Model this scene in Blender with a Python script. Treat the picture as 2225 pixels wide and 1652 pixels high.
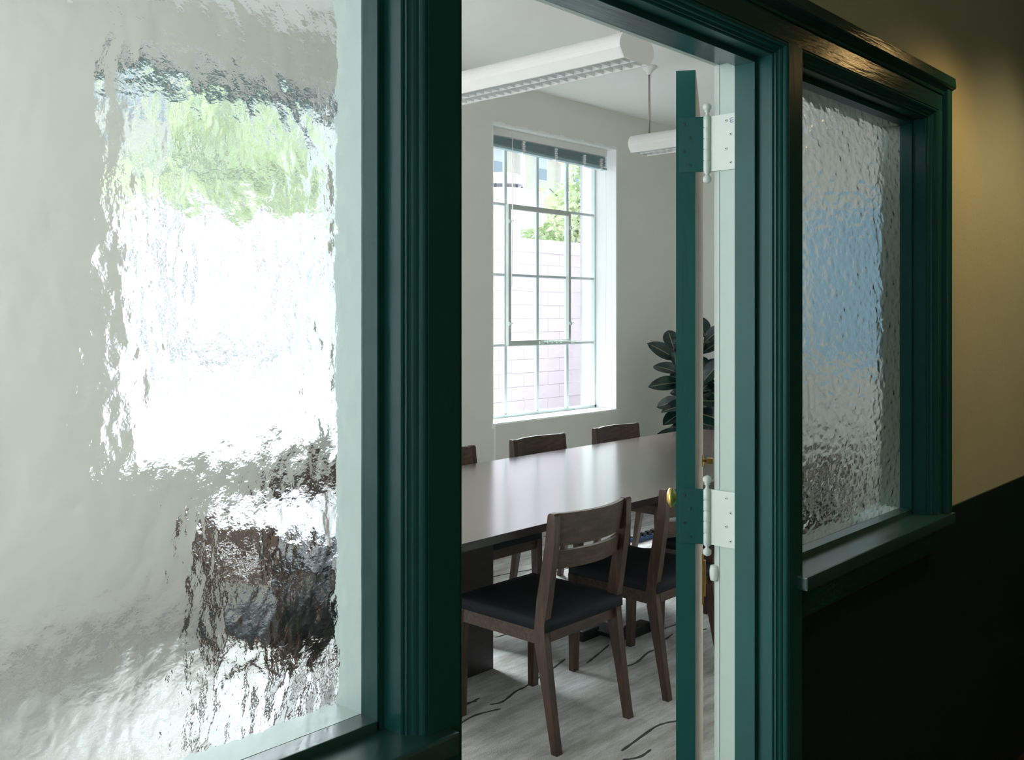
import bpy, bmesh, math, random
from mathutils import Vector, Matrix
random.seed(7)
PI = math.pi
for o in list(bpy.data.objects):
    bpy.data.objects.remove(o)
SC = bpy.context.scene
COL = SC.collection

# ------------------------------------------------------------------ camera, light, exposure
F = 2095.0
ANG = math.atan(1928.0 / 2095.0)          # angle between the view axis and the partition wall
cd = bpy.data.cameras.new('camera')
cam = bpy.data.objects.new('camera', cd)
COL.objects.link(cam)
cam.location = (0, 0, 1.457)
cam.rotation_euler = (PI / 2, 0, ANG - PI / 2)
cd.sensor_width = 36
cd.lens = 36 * F / 2225
cd.shift_y = -(826 - 687) / 2225.0
cd.clip_start = 0.02
SC.camera = cam

w = bpy.data.worlds.new('sky')
SC.world = w
w.use_nodes = True
bg = w.node_tree.nodes['Background']
bg.inputs[0].default_value = (0.84, 0.92, 1.0, 1)
bg.inputs[1].default_value = 1.0

def light(name, kind, loc, rot, energy, color, **kw):
    d = bpy.data.lights.new(name, kind)
    d.energy = energy
    d.color = color
    for k, v in kw.items():
        setattr(d, k, v)
    o = bpy.data.objects.new(name, d)
    o.location = loc
    o.rotation_euler = rot
    COL.objects.link(o)
    return o

def aim(o, target):
    v = Vector(target) - o.location
    o.rotation_euler = v.to_track_quat('-Z', 'Y').to_euler()

sun = light('sun', 'SUN', (4, 9, 9), (0, 0, 0), 27.0, (0.88, 0.94, 1.0), angle=math.radians(48))
aim(sun, (4 - 1.7, 9 - 5, 9 - 3.7))
# fill light added at the room's left end, no window stands there
dl = light('room_end_fill', 'AREA', (-0.9, 2.7, 1.8), (0, 0, 0), 33, (0.95, 0.96, 1.0), shape='RECTANGLE', size=2.1, size_y=1.95)
aim(dl, (3, 2.9, 1.6))
# cool fill added at the hall's left end, with no visible source
hl = light('hall_end_fill', 'AREA', (-2.45, -0.1, 1.7), (0, 0, 0), 8, (0.75, 0.95, 1.0), shape='RECTANGLE', size=0.9, size_y=1.3)
aim(hl, (0.5, 0.3, 1.5))
# warm shaded ceiling spot of the hall
sp = light('hall_spot', 'SPOT', (2.78, 0.60, 2.23), (0, 0, 0), 4.2, (1.0, 0.64, 0.25), spot_size=math.radians(176), spot_blend=1.0, shadow_soft_size=0.05)
aim(sp, (2.80, 0.68, 1.0))
s2 = light('hall_wall_fill', 'SPOT', (3.5, 0.15, 2.75), (0, 0, 0), 21, (1.0, 0.84, 0.48), spot_size=math.radians(84), spot_blend=0.8, shadow_soft_size=0.08)  # extra lamp, added to spread the warm glow down the wall
aim(s2, (3.25, 0.80, 0.7))

SC.view_settings.view_transform = 'Standard'
SC.view_settings.look = 'None'
SC.view_settings.exposure = 0.45
SC.view_settings.gamma = 1.0
SC.view_settings.use_curve_mapping = False

# ------------------------------------------------------------------ materials
def mat(name, color, rough=0.5, spec=0.5, metal=0.0):
    m = bpy.data.materials.new(name)
    m.use_nodes = True
    b = m.node_tree.nodes['Principled BSDF']
    b.inputs['Base Color'].default_value = (*color, 1)
    b.inputs['Roughness'].default_value = rough
    b.inputs['Specular IOR Level'].default_value = spec
    b.inputs['Metallic'].default_value = metal
    return m

def nd(m, kind, **kw):
    n = m.node_tree.nodes.new(kind)
    for k, v in kw.items():
        setattr(n, k, v)
    return n

def coords(m, scale=(1, 1, 1)):
    tc = nd(m, 'ShaderNodeTexCoord')
    mp = nd(m, 'ShaderNodeMapping')
    mp.inputs['Scale'].default_value = scale
    m.node_tree.links.new(tc.outputs['Object'], mp.inputs['Vector'])
    return mp.outputs['Vector']

def noise(m, scale, detail=4, stretch=(1, 1, 1), rough=0.55):
    n = nd(m, 'ShaderNodeTexNoise')
    n.inputs['Scale'].default_value = scale
    n.inputs['Detail'].default_value = detail
    n.inputs['Roughness'].default_value = rough
    m.node_tree.links.new(coords(m, stretch), n.inputs['Vector'])
    return n.outputs['Fac']

def ramp(m, fac, stops):
    r = nd(m, 'ShaderNodeValToRGB')
    e = r.color_ramp.elements
    while len(e) > 1:
        e.remove(e[-1])
    e[0].position, e[0].color = stops[0][0], (*stops[0][1], 1)
    for p, c in stops[1:]:
        x = e.new(p)
        x.color = (*c, 1)
    m.node_tree.links.new(fac, r.inputs['Fac'])
    return r.outputs['Color']

def base(m, colour):
    m.node_tree.links.new(colour, m.node_tree.nodes['Principled BSDF'].inputs['Base Color'])

def bump(m, fac, dist, strength=1.0):
    b = nd(m, 'ShaderNodeBump')
    b.inputs['Strength'].default_value = strength
    b.inputs['Distance'].default_value = dist
    m.node_tree.links.new(fac, b.inputs['Height'])
    m.node_tree.links.new(b.outputs['Normal'], m.node_tree.nodes['Principled BSDF'].inputs['Normal'])
    return b

def paint(name, c, rough, grain=0.15, bdist=0.0006, stretch=(1, 1, 1), bscale=60, spec=0.5):
    m = mat(name, c, rough, spec)
    base(m, ramp(m, noise(m, 3.0, 5), [(0.3, tuple(x * (1 - grain) for x in c)), (0.7, tuple(min(1, x * (1 + grain)) for x in c))]))
    if bdist:
        bump(m, noise(m, bscale, 3, stretch), bdist)
    return m

TEAL = paint('teal_paint', (0.014, 0.090, 0.079), 0.34, 0.12, 0.0005, (1, 1, 0.12), 90, 0.22)
TEALH = paint('teal_paint_brushed', (0.014, 0.075, 0.062), 0.23, 0.15, 0.0014, (0.12, 1, 1), 110, 0.6)
TEALS = paint('teal_soffit_sheen', (0.030, 0.100, 0.110), 0.22, 0.1, 0.0004, (0.15, 1, 1), 60, 0.8)  # bluer teal, tinted to imitate the ceiling reflected in the soffit
SILLP = paint('teal_sill_paint', (0.020, 0.085, 0.070), 0.32, 0.1, 0.0004, (0.15, 1, 1), 60, 0.8)
SILLP.node_tree.nodes['Principled BSDF'].inputs['Coat Weight'].default_value = 1.0
SILLP.node_tree.nodes['Principled BSDF'].inputs['Coat Roughness'].default_value = 0.3
DADO = paint('dark_green_wall_paint', (0.006, 0.024, 0.020), 0.5, 0.1, 0.0004)
CREAM = paint('cream_wall_paint', (0.62, 0.59, 0.41), 0.85, 0.04, 0.0006, bscale=120)
ROOMWALL = paint('white_wall_paint', (0.76, 0.76, 0.69), 0.9, 0.02, 0.0006, bscale=60)
CEIL = paint('ceiling_paint', (0.86, 0.85, 0.82), 0.9, 0.01, 0)
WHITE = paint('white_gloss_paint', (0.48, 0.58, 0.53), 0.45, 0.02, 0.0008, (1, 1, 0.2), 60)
REVEAL = paint('window_reveal_paint', (0.86, 0.88, 0.86), 0.6, 0.02, 0.0008, bscale=40)
STEEL_PAINT = paint('painted_steel_window', (0.62, 0.70, 0.69), 0.5, 0.06, 0)
SASH_PAINT = paint('painted_steel_casement', (0.48, 0.51, 0.47), 0.5, 0.06, 0)
DOORCREAM = paint('cream_door_paint', (0.66, 0.60, 0.50), 0.5, 0.03, 0)
HINGEW = paint('white_painted_hinge', (0.66, 0.75, 0.69), 0.4, 0.04, 0.0004)
HINGEG = paint('green_painted_hinge', (0.008, 0.085, 0.078), 0.35, 0.1, 0.0004)
SCREW = mat('screw_slot_dark', (0.02, 0.025, 0.02), 0.5)
INK = mat('blue_ink', (0.01, 0.08, 0.35), 0.5)
BRASS = mat('brass', (0.62, 0.42, 0.13), 0.28, 0.5, 1.0)
FIXTURE = paint('fixture_enamel', (0.80, 0.79, 0.77), 0.35, 0.02, 0)
LOUVER = mat('louver_aluminium', (0.88, 0.90, 0.90), 0.35, 0.5, 0.15)
ROD = mat('brushed_rod', (0.33, 0.31, 0.27), 0.45, 0.5, 0.6)
BLIND = paint('blind_slat', (0.34, 0.48, 0.49), 0.5, 0.1, 0)
CORDM = mat('blind_cord', (0.8, 0.82, 0.8), 0.7)
BLACK = mat('black_plastic', (0.006, 0.009, 0.010), 0.4)
FLOORH = paint('hall_floor', (0.05, 0.02, 0.012), 0.4, 0.2, 0)
SKIRT = paint('skirting', (0.7, 0.7, 0.65), 0.5, 0.02, 0)

def wood(name, dark, mid, light_, rough, stretch, scale=9, spec=0.5, bd=0.0003):
    m = mat(name, mid, rough, spec)
    base(m, ramp(m, noise(m, scale, 8, stretch, 0.65), [(0.30, dark), (0.5, mid), (0.72, light_)]))
    bump(m, noise(m, scale * 4, 5, stretch), bd)
    return m
WOODV = wood('walnut_upright', (0.024, 0.012, 0.008), (0.050, 0.025, 0.015), (0.098, 0.050, 0.031), 0.42, (6, 6, 0.7), 12)
WOODH = wood('walnut_rail', (0.026, 0.015, 0.009), (0.055, 0.031, 0.018), (0.105, 0.060, 0.035), 0.42, (0.7, 6, 6), 12)
TABLEM = wood('table_top_wood', (0.055, 0.038, 0.033), (0.080, 0.056, 0.049), (0.115, 0.082, 0.072), 0.20, (0.35, 6, 3), 7, 0.6, 0.0002)
TABLED = wood('table_base_wood', (0.012, 0.010, 0.010), (0.022, 0.018, 0.018), (0.035, 0.028, 0.027), 0.45, (1, 1, 6), 8)
TABLEM.node_tree.nodes['Principled BSDF'].inputs['Coat Weight'].default_value = 1.0
TABLEM.node_tree.nodes['Principled BSDF'].inputs['Coat Roughness'].default_value = 0.16
CUSH = mat('black_seat_fabric', (0.006, 0.010, 0.013), 0.75, 0.35)
bump(CUSH, noise(CUSH, 700, 2), 0.0004)

# carpet: pale pile with warm and light streaks that run the length of the room
CARPET = mat('carpet', (0.4, 0.4, 0.37), 0.95, 0.1)
c1 = ramp(CARPET, noise(CARPET, 2.2, 8, (1, 5.0, 1), 0.75), [(0.38, (0.48, 0.46, 0.41)), (0.48, (0.63, 0.62, 0.58)), (0.56, (0.76, 0.76, 0.73)), (0.66, (0.92, 0.93, 0.91))])
c2 = ramp(CARPET, noise(CARPET, 300, 3), [(0.32, (0.58, 0.58, 0.58)), (0.62, (1.0, 1.0, 1.0))])
mx = nd(CARPET, 'ShaderNodeMixRGB', blend_type='MULTIPLY')
mx.inputs[0].default_value = 0.8
CARPET.node_tree.links.new(c1, mx.inputs[1])
CARPET.node_tree.links.new(c2, mx.inputs[2])
base(CARPET, mx.outputs[0])
bump(CARPET, noise(CARPET, 260, 4), 0.006)
YARN = mat('dark_yarn', (0.075, 0.085, 0.075), 0.95, 0.1)

def hammered(name, dist, cell, stretch):
    m = bpy.data.materials.new(name)
    m.use_nodes = True
    nt = m.node_tree
    nt.nodes.remove(nt.nodes['Principled BSDF'])
    g = nd(m, 'ShaderNodeBsdfGlass')
    g.inputs['IOR'].default_value = 1.5
    g.inputs['Roughness'].default_value = 0.06
    g.inputs['Color'].default_value = (0.965, 0.98, 0.985, 1)
    tc = nd(m, 'ShaderNodeTexCoord')
    nz = nd(m, 'ShaderNodeTexNoise')
    nz.inputs['Scale'].default_value = 38
    nz.inputs['Detail'].default_value = 1
    ad = nd(m, 'ShaderNodeVectorMath', operation='MULTIPLY_ADD')
    ad.inputs[1].default_value = (0.006, 0.006, 0.006)
    nt.links.new(tc.outputs['Object'], nz.inputs['Vector'])
    nt.links.new(nz.outputs['Color'], ad.inputs[0])
    nt.links.new(tc.outputs['Object'], ad.inputs[2])
    mp = nd(m, 'ShaderNodeMapping')
    mp.inputs['Scale'].default_value = stretch
    mp.inputs['Rotation'].default_value = (0, math.radians(9), 0)
    nt.links.new(ad.outputs[0], mp.inputs['Vector'])
    v = nd(m, 'ShaderNodeTexNoise')
    v.inputs['Scale'].default_value = 1.0 / cell
    v.inputs['Detail'].default_value = 0.6
    v.inputs['Roughness'].default_value = 0.3
    nt.links.new(mp.outputs[0], v.inputs['Vector'])
    n2 = nd(m, 'ShaderNodeTexNoise')
    n2.inputs['Scale'].default_value = 170
    n2.inputs['Detail'].default_value = 2
    nt.links.new(tc.outputs['Object'], n2.inputs['Vector'])
    mul = nd(m, 'ShaderNodeMath', operation='MULTIPLY_ADD')
    mul.inputs[1].default_value = 0.05
    nt.links.new(n2.outputs['Fac'], mul.inputs[0])
    nt.links.new(v.outputs['Fac'], mul.inputs[2])
    b = nd(m, 'ShaderNodeBump')
    b.inputs['Strength'].default_value = 1.0
    b.inputs['Distance'].default_value = dist
    nt.links.new(mul.outputs[0], b.inputs['Height'])
    nt.links.new(b.outputs['Normal'], g.inputs['Normal'])
    nt.links.new(g.outputs[0], nt.nodes['Material Output'].inputs['Surface'])
    return m
GLASS = hammered('hammered_glass', 0.0038, 0.0215, (1.0, 1.0, 0.58))
GLASSR = hammered('hammered_glass_fine', 0.0022, 0.0135, (0.50, 1.0, 0.90))

CLEAR = bpy.data.materials.new('clear_pane')
CLEAR.use_nodes = True
nt = CLEAR.node_tree
nt.nodes.remove(nt.nodes['Principled BSDF'])
tr = nd(CLEAR, 'ShaderNodeBsdfTransparent')
tr.inputs[0].default_value = (0.96, 0.99, 0.98, 1)
gl = nd(CLEAR, 'ShaderNodeBsdfGlossy')
gl.inputs['Roughness'].default_value = 0.02
ms = nd(CLEAR, 'ShaderNodeMixShader')
ms.inputs[0].default_value = 0.05
nt.links.new(tr.outputs[0], ms.inputs[1])
nt.links.new(gl.outputs[0], ms.inputs[2])
nt.links.new(ms.outputs[0], nt.nodes['Material Output'].inputs['Surface'])

# ------------------------------------------------------------------ mesh helpers
def bx(bm, x0, x1, y0, y1, z0, z1, bev=0.0, mi=0, M=None):
    vs = [bm.verts.new(p) for p in [(x0, y0, z0), (x1, y0, z0), (x1, y1, z0), (x0, y1, z0), (x0, y0, z1), (x1, y0, z1), (x1, y1, z1), (x0, y1, z1)]]
    if M is not None:
        for v in vs:
            v.co = M @ v.co
    fs = [bm.faces.new([vs[i] for i in q]) for q in [(3, 2, 1, 0), (4, 5, 6, 7), (0, 1, 5, 4), (1, 2, 6, 5), (2, 3, 7, 6), (3, 0, 4, 7)]]
    for f in fs:
        f.material_index = mi
    if bev:
        es = list({e for f in fs for e in f.edges})
        r = bmesh.ops.bevel(bm, geom=es, offset=bev, segments=2, affect='EDGES', profile=0.7)
        for f in r['faces']:
            f.material_index = mi

def prism(bm, poly, axis, a, b, mi=0, bev=0.0):
    """poly: 2D points; axis 'x','y' or 'z' is the direction of extrusion from a to b."""
    def p3(p, t):
        return {'x': (t, p[0], p[1]), 'y': (p[0], t, p[1]), 'z': (p[0], p[1], t)}[axis]
    A = [bm.verts.new(p3(p, a)) for p in poly]
    B = [bm.verts.new(p3(p, b)) for p in poly]
    n = len(poly)
    fs = [bm.faces.new(A), bm.faces.new(B[::-1])]
    for i in range(n):
        fs.append(bm.faces.new([A[i], B[i], B[(i + 1) % n], A[(i + 1) % n]]))
    for f in fs:
        f.material_index = mi
    if bev:
        es = list({e for f in fs for e in f.edges})
        bmesh.ops.bevel(bm, geom=es, offset=bev, segments=2, affect='EDGES', profile=0.7)

def tube(bm, pts, r, seg=10, caps=True, radii=None):
    pts = [Vector(p) for p in pts]
    rings = []
    for i, p in enumerate(pts):
        d = (pts[min(i + 1, len(pts) - 1)] - pts[max(i - 1, 0)]).normalized()
        up = Vector((0, 0, 1)) if abs(d.z) < 0.95 else Vector((1, 0, 0))
        u = d.cross(up).normalized()
        v = d.cross(u).normalized()
        rr = radii[i] if radii else r
        rings.append([bm.verts.new(p + (u * math.cos(2 * PI * k / seg) + v * math.sin(2 * PI * k / seg)) * rr) for k in range(seg)])
    for a, b in zip(rings, rings[1:]):
        for k in range(seg):
            f = bm.faces.new([a[k], a[(k + 1) % seg], b[(k + 1) % seg], b[k]])
            f.smooth = True
    if caps:
        bm.faces.new(rings[0][::-1])
        bm.faces.new(rings[-1])

def lathe(bm, prof, seg=20, M=None):
    """prof: (r, z) from bottom to top."""
    rings = []
    for r, z in prof:
        ring = []
        for k in range(seg):
            p = Vector((r * math.cos(2 * PI * k / seg), r * math.sin(2 * PI * k / seg), z))
            ring.append(bm.verts.new(M @ p if M is not None else p))
        rings.append(ring)
    for a, b in zip(rings, rings[1:]):
        for k in range(seg):
            f = bm.faces.new([a[k], a[(k + 1) % seg], b[(k + 1) % seg], b[k]])
            f.smooth = True
    bm.faces.new(rings[0][::-1])
    bm.faces.new(rings[-1])

def obj(name, bm, mats, parent=None, loc=(0, 0, 0), rz=0.0, normals=True):
    if normals:
        bmesh.ops.recalc_face_normals(bm, faces=bm.faces)
    me = bpy.data.meshes.new(name)
    bm.to_mesh(me)
    bm.free()
    for m in (mats if isinstance(mats, (list, tuple)) else [mats]):
        me.materials.append(m)
    o = bpy.data.objects.new(name, me)
    COL.objects.link(o)
    o.parent = parent
    o.location = loc
    o.rotation_euler = (0, 0, rz)
    return o

def box(name, dims, m, parent=None, bev=0.0):
    bm = bmesh.new()
    x0, x1, y0, y1, z0, z1 = dims
    bx(bm, x0, x1, y0, y1, z0, z1, bev)
    return obj(name, bm, m, parent)

def share(name, me, parent, loc=(0, 0, 0), rot=(0, 0, 0), scale=(1, 1, 1)):
    o = bpy.data.objects.new(name, me)
    COL.objects.link(o)
    o.parent = parent
    o.location = loc
    o.rotation_euler = rot
    o.scale = scale
    return o

def tag(o, label=None, cat=None, group=None, kind=None):
    if label: o['label'] = label
    if cat: o['category'] = cat
    if group: o['group'] = group
    if kind: o['kind'] = kind
    return o

def empty(name, loc=(0, 0, 0), rz=0.0):
    o = bpy.data.objects.new(name, None)
    o.empty_display_size = 0.1
    COL.objects.link(o)
    o.location = loc
    o.rotation_euler = (0, 0, rz)
    return o

def struct(o, label, cat):
    return tag(o, label, cat, None, 'structure')

def copy_tree(o, parent=None):
    c = o.copy()
    COL.objects.link(c)
    c.parent = parent
    for ch in list(o.children):
        copy_tree(ch, c)
    return c

# ------------------------------------------------------------------ plan of the place
YF = 0.893        # front of the casings
YG = 0.980        # hammered glass
YI = 1.037        # room side of the partition
LX0, LX1 = -0.30, 0.781      # left pane
DX0, DX1 = 0.906, 1.750      # doorway
RX0, RX1 = 1.876, 2.595      # right pane
ZT = 1.966        # top of the three openings
ZS = 0.933        # sill
YW = 4.30         # window wall
XR = 6.90
ZC = 2.98

# floors, ceilings
struct(box('floor_hall', (-2.6, 5.0, -1.3, YI, -0.05, 0.0), FLOORH), 'dark red-brown hall floor at the foot of the dark green wall', 'floor')
carpet = struct(box('floor', (-1.0, XR, YI, YW, -0.05, 0.0), CARPET), 'pale grey carpet with wavy dark lines under the table and chairs', 'floor')
struct(box('ceiling', (-1.0, XR, YI, YW, ZC, ZC + 0.08), CEIL), 'plain white ceiling of the meeting room', 'ceiling')
struct(box('ceiling_hall', (-2.6, 5.0, -1.3, YI, ZC, ZC + 0.08), CREAM), 'cream ceiling of the dark hall', 'ceiling')
lines = [[(2.573, 1.875), (2.627, 1.846), (2.70, 1.85)], [(2.622, 1.916), (2.699, 1.924), (2.775, 1.933), (2.865, 1.94), (2.917, 1.929), (2.955, 1.911), (3.02, 1.90)],
         [(2.30, 2.44), (2.42, 2.471), (2.503, 2.479), (2.601, 2.452)], [(2.602, 2.509), (2.652, 2.491), (2.757, 2.521), (2.817, 2.525)],
         [(2.817, 2.525), (2.898, 2.545), (2.955, 2.553)], [(3.0, 2.565), (3.07, 2.58), (3.165, 2.606)], [(3.184, 2.507), (3.284, 2.533), (3.432, 2.575)],
         [(3.268, 2.364), (3.34, 2.36), (3.459, 2.391), (3.514, 2.391)], [(3.70, 2.53), (3.78, 2.522), (3.882, 2.51), (3.96, 2.50)], [(3.656, 2.43), (3.749, 2.449)],
         [(3.05, 3.06), (3.156, 3.051), (3.168, 3.015), (3.236, 3.007)], [(3.70, 3.76), (3.858, 3.73), (3.998, 3.705), (4.10, 3.68), (4.201, 3.66), (4.288, 3.696)],
         [(4.10, 3.53), (4.222, 3.534), (4.304, 3.534), (4.40, 3.52)], [(2.45, 2.59), (2.53, 2.588), (2.591, 2.566)], [(3.84, 2.39), (3.881, 2.382), (3.917, 2.372)],
         [(4.824, 4.16), (4.869, 4.15), (4.95, 4.14)], [(5.0, 3.68), (5.158, 3.67), (5.318, 3.662), (5.45, 3.67)]]
for k in range(26):
    x = random.uniform(-0.6, 6.2)
    y = random.uniform(1.2, 4.1)
    if 1.75 < y < 3.8 and 2.2 < x < 4.6:
        continue
    n = random.randint(4, 7)
    lines.append([(x + 0.09 * i, y + 0.02 * math.sin(i * 1.1 + k) + 0.006 * i * random.choice((-1, 1))) for i in range(n)])
for ln in lines:
    # smooth, slightly ragged strand lying in the pile
    P = []
    for i in range(len(ln) - 1):
        p0, p1, p2, p3 = ln[max(i - 1, 0)], ln[i], ln[i + 1], ln[min(i + 2, len(ln) - 1)]
        for q in range(4):
            t = q / 4
            P.append([0.5 * (2 * p1[a] + (p2[a] - p0[a]) * t + (2 * p0[a] - 5 * p1[a] + 4 * p2[a] - p3[a]) * t * t + (3 * p1[a] - p0[a] - 3 * p2[a] + p3[a]) * t ** 3) for a in (0, 1)])
    P.append(list(ln[-1]))
    bm = bmesh.new()
    W = [0.0115 * random.uniform(0.6, 1.25) * (0.5 if i in (0, len(P) - 1) else 1) for i in range(len(P))]
    top = [[bm.verts.new((p[0], p[1] - W[i] * 0.5, -0.001)), bm.verts.new((p[0], p[1] - W[i] * 0.4, 0.0016)), bm.verts.new((p[0], p[1] + W[i] * 0.4, 0.0016)), bm.verts.new((p[0], p[1] + W[i] * 0.5, -0.001))] for i, p in enumerate(P)]
    for a, b in zip(top, top[1:]):
        for k in range(3):
            bm.faces.new([a[k], b[k], b[k + 1], a[k + 1]])
    obj('woven_line', bm, YARN, carpet)

# hall side of the partition
def walls(name, boxes, m, label, parent=None):
    bm = bmesh.new()
    for b in boxes:
        bx(bm, *b)
    return struct(obj(name, bm, m, parent), label, 'wall')
wf = walls('wall_front', [(-2.6, 5.0, 0.93, 0.985, 2.045, ZC), (2.66, 5.0, 0.93, 0.985, 0.921, 2.045), (-2.6, LX0 - 0.06, 0.93, 0.985, 0.921, 2.045)], CREAM,
           'cream hall wall lit by a warm lamp around the green joinery')
walls('wall_front_dado', [(-2.6, 0.84, 0.924, 0.985, 0.0, 0.921), (1.80, 5.0, 0.924, 0.985, 0.0, 0.921)], DADO,
      'dark green lower half of the hall wall below the sills')
walls('wall_near', [(-1.0, XR, 0.985, YI, 1.98, ZC), (2.60, XR, 0.985, YI, 0, 1.98), (-1.0, LX0, 0.985, YI, 0, 1.98), (LX0, 0.79, 0.985, YI, 0, 0.93), (1.87, 2.60, 0.985, YI, 0, 0.93)], ROOMWALL,
      'white room side of the partition wall')
walls('wall_hall_back', [(-2.6, 5.0, -1.35, -1.3, 0, ZC)], CREAM, 'cream hall wall opposite the partition, behind the camera')
walls('wall_hall_end', [(-2.6, -2.55, -1.3, -0.6, 0, ZC), (-2.6, -2.55, 0.4, 0.93, 0, ZC), (-2.6, -2.55, -0.6, 0.4, 0, 1.0), (-2.6, -2.55, -0.6, 0.4, 2.4, ZC)], CREAM, 'cream wall at the near end of the hall')
walls('wall_hall_far', [(5.0, 5.05, -1.35, 0.985, 0, ZC)], DADO, 'dark wall at the far end of the hall')
# room walls: the window wall is one ring of blocks round two openings
W1 = (4.49, 5.82, 0.76, 2.70)
W2 = (2.03, 3.36, 0.76, 2.70)
YO = 4.62
W3 = (-0.43, 0.90, 0.76, 2.70)  # unseen third opening, added to bring more light onto the floor
walls('wall_back', [(-1.05, W3[0], YW, YO, -0.05, ZC), (W3[1], W2[0], YW, YO, -0.05, ZC), (W3[0], W3[1], YW, YO, -0.05, 0.755), (W3[0], W3[1], YW, YO, W3[3], ZC), (W2[1], W1[0], YW, YO, -0.05, ZC), (W1[1], XR + 0.05, YW, YO, -0.05, ZC),
                    (W2[0], W2[1], YW, YO, -0.05, 0.755), (W2[0], W2[1], YW, YO, W2[3], ZC), (W1[0], W1[1], YW, YO, -0.05, 0.755), (W1[0], W1[1], YW, YO, W1[3], ZC)],
      ROOMWALL, 'off-white window wall of the meeting room')
walls('wall_right', [(XR, XR + 0.05, YI, YW, 0, ZC)], ROOMWALL, 'off-white end wall behind the rubber plant')
walls('wall_left', [(-1.05, -1.0, YI, 1.6, 0, ZC), (-1.05, -1.0, 3.8, YW, 0, ZC), (-1.05, -1.0, 1.6, 3.8, 0, 0.8), (-1.05, -1.0, 1.6, 3.8, 2.8, ZC)], ROOMWALL, 'off-white near end wall of the meeting room')
struct(box('trim_panel', (4.50, 5.86, YW - 0.012, YW, 0.08, 0.757), ROOMWALL, None, 0.003), 'shallow raised plaster panel below the steel window', 'trim')
bm = bmesh.new()
bx(bm, -1.0, W1[1] + 0.1, YW - 0.014, YW, 0, 0.11)
bx(bm, XR - 0.014, XR, YI, YW, 0, 0.11)
struct(obj('baseboard_back', bm, SKIRT), 'off-white baseboard along the window wall', 'baseboard')

# ------------------------------------------------------------------ green joinery of the partition
PROF = [(0.0, 0.057), (0.0115, 0.057), (0.0115, 0.0255), (0.0135, 0.0235), (0.0155, 0.0235), (0.0155, 0.0190),
        (0.0185, 0.0180), (0.0205, 0.0160), (0.0215, 0.0130), (0.0240, 0.0105), (0.0270, 0.0090), (0.0270, 0.0065), (0.0285, 0.0035), (0.0305, 0.0015), (0.0335, 0.0010), (0.0345, 0.0030), (0.0355, 0.0)]
def frame_loft(name, x0, x1, z0, zt, prof, mats, split, parent, top=None):
    bm = bmesh.new()
    rings = []
    for u, v in prof:
        y = YF + v
        rings.append([bm.verts.new(p) for p in [(x0 - u, y, z0), (x0 - u, y, zt + u), (x1 + u, y, zt + u), (x1 + u, y, z0)]])
    for i, (a, b) in enumerate(zip(rings, rings[1:])):
        mi = 1 if (prof[i][1] + prof[i + 1][1]) / 2 > split else 0
        for k in range(3):
            f = bm.faces.new([a[k], a[k + 1], b[k + 1], b[k]])
            f.material_index = mi if k != 1 else 2
    o = obj(name, bm, list(mats) + [mats[0] if top is None else top], parent, normals=False)
    return o

# window_1 (left pane), window_2 (right pane), door_1
def glazed(name, x0, x1, label, right_band):
    root = empty(name, (0, 0, 0))
    struct(root, label, 'window')
    rev = [(0.0, YI - YF), (0.0, YG - YF + 0.004)]
    frame_loft('moulding', x0, x1, ZS, ZT, [(0.0, YG - YF + 0.004)] + PROF, [TEAL, WHITE], 0.5, root)
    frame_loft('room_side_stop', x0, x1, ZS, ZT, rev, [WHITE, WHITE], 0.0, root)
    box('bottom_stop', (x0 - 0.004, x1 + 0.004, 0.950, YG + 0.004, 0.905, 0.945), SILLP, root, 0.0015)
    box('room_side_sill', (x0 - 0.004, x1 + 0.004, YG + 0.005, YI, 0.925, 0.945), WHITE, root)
    bm = bmesh.new()
    bx(bm, x0 - 0.003, x1 + 0.003, YG, YG + 0.004, 0.944, ZT + 0.004)
    g = obj('glass_pane', bm, GLASSR if right_band else GLASS, root)
    g['label'] = 'wavy hammered glass pane'
    return root
w1 = glazed('window_1', LX0, LX1, 'large hammered glass interior window in green frame, left of the doorway', False)
w2 = glazed('window_2', RX0, RX1, 'smaller hammered glass interior window in green frame, right of the doorway', True)
box('window_sill', (-0.6, 0.850, 0.871, 0.9515, 0.905, ZS), SILLP, w1, 0.004)
box('sill_apron', (-0.6, 0.816, 0.903, 0.930, 0.834, 0.905), TEALH, w1, 0.003)
box('window_sill', (1.820, 2.697, 0.871, 0.9515, 0.905, ZS), SILLP, w2, 0.004)
box('sill_apron', (1.841, 2.670, 0.903, 0.930, 0.834, 0.905), TEALH, w2, 0.003)
# posts and head of the casing
t1 = empty('trim_1')
struct(t1, 'dark green casing posts and crown moulding that frame doorway and glass panes', 'trim')
def post(xa, xb, z0, z1, nm='post'):
    box(nm, (xa, xb, YF, 0.95, z0, z1), TEAL, t1)
post(0.8165, 0.8705, 0.0, ZT + 0.0355)
post(1.7855, 1.8405, 0.0, ZT + 0.0355)
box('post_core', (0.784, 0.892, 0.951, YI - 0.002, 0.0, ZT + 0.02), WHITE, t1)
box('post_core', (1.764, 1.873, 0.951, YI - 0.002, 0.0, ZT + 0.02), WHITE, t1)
post(2.6305, 2.663, ZS, ZT + 0.0355, 'end_stile')
post(LX0 - 0.09, LX0 - 0.0355, ZS, ZT + 0.0355, 'end_stile')
box('head_board', (LX0 - 0.09, 2.663, YF, 0.95, ZT + 0.0355, 2.05), TEALH, t1)
box('back_band', (2.663, 2.695, 0.879, 0.935, ZS, 2.06), TEAL, t1, 0.004)
cr = [(0.935, 2.044), (0.889, 2.044), (0.887, 2.049), (0.889, 2.053), (0.884, 2.056), (0.878, 2.060), (0.872, 2.063), (0.870, 2.066), (0.872, 2.090), (0.876, 2.094), (0.935, 2.094)]
bm = bmesh.new()
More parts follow.
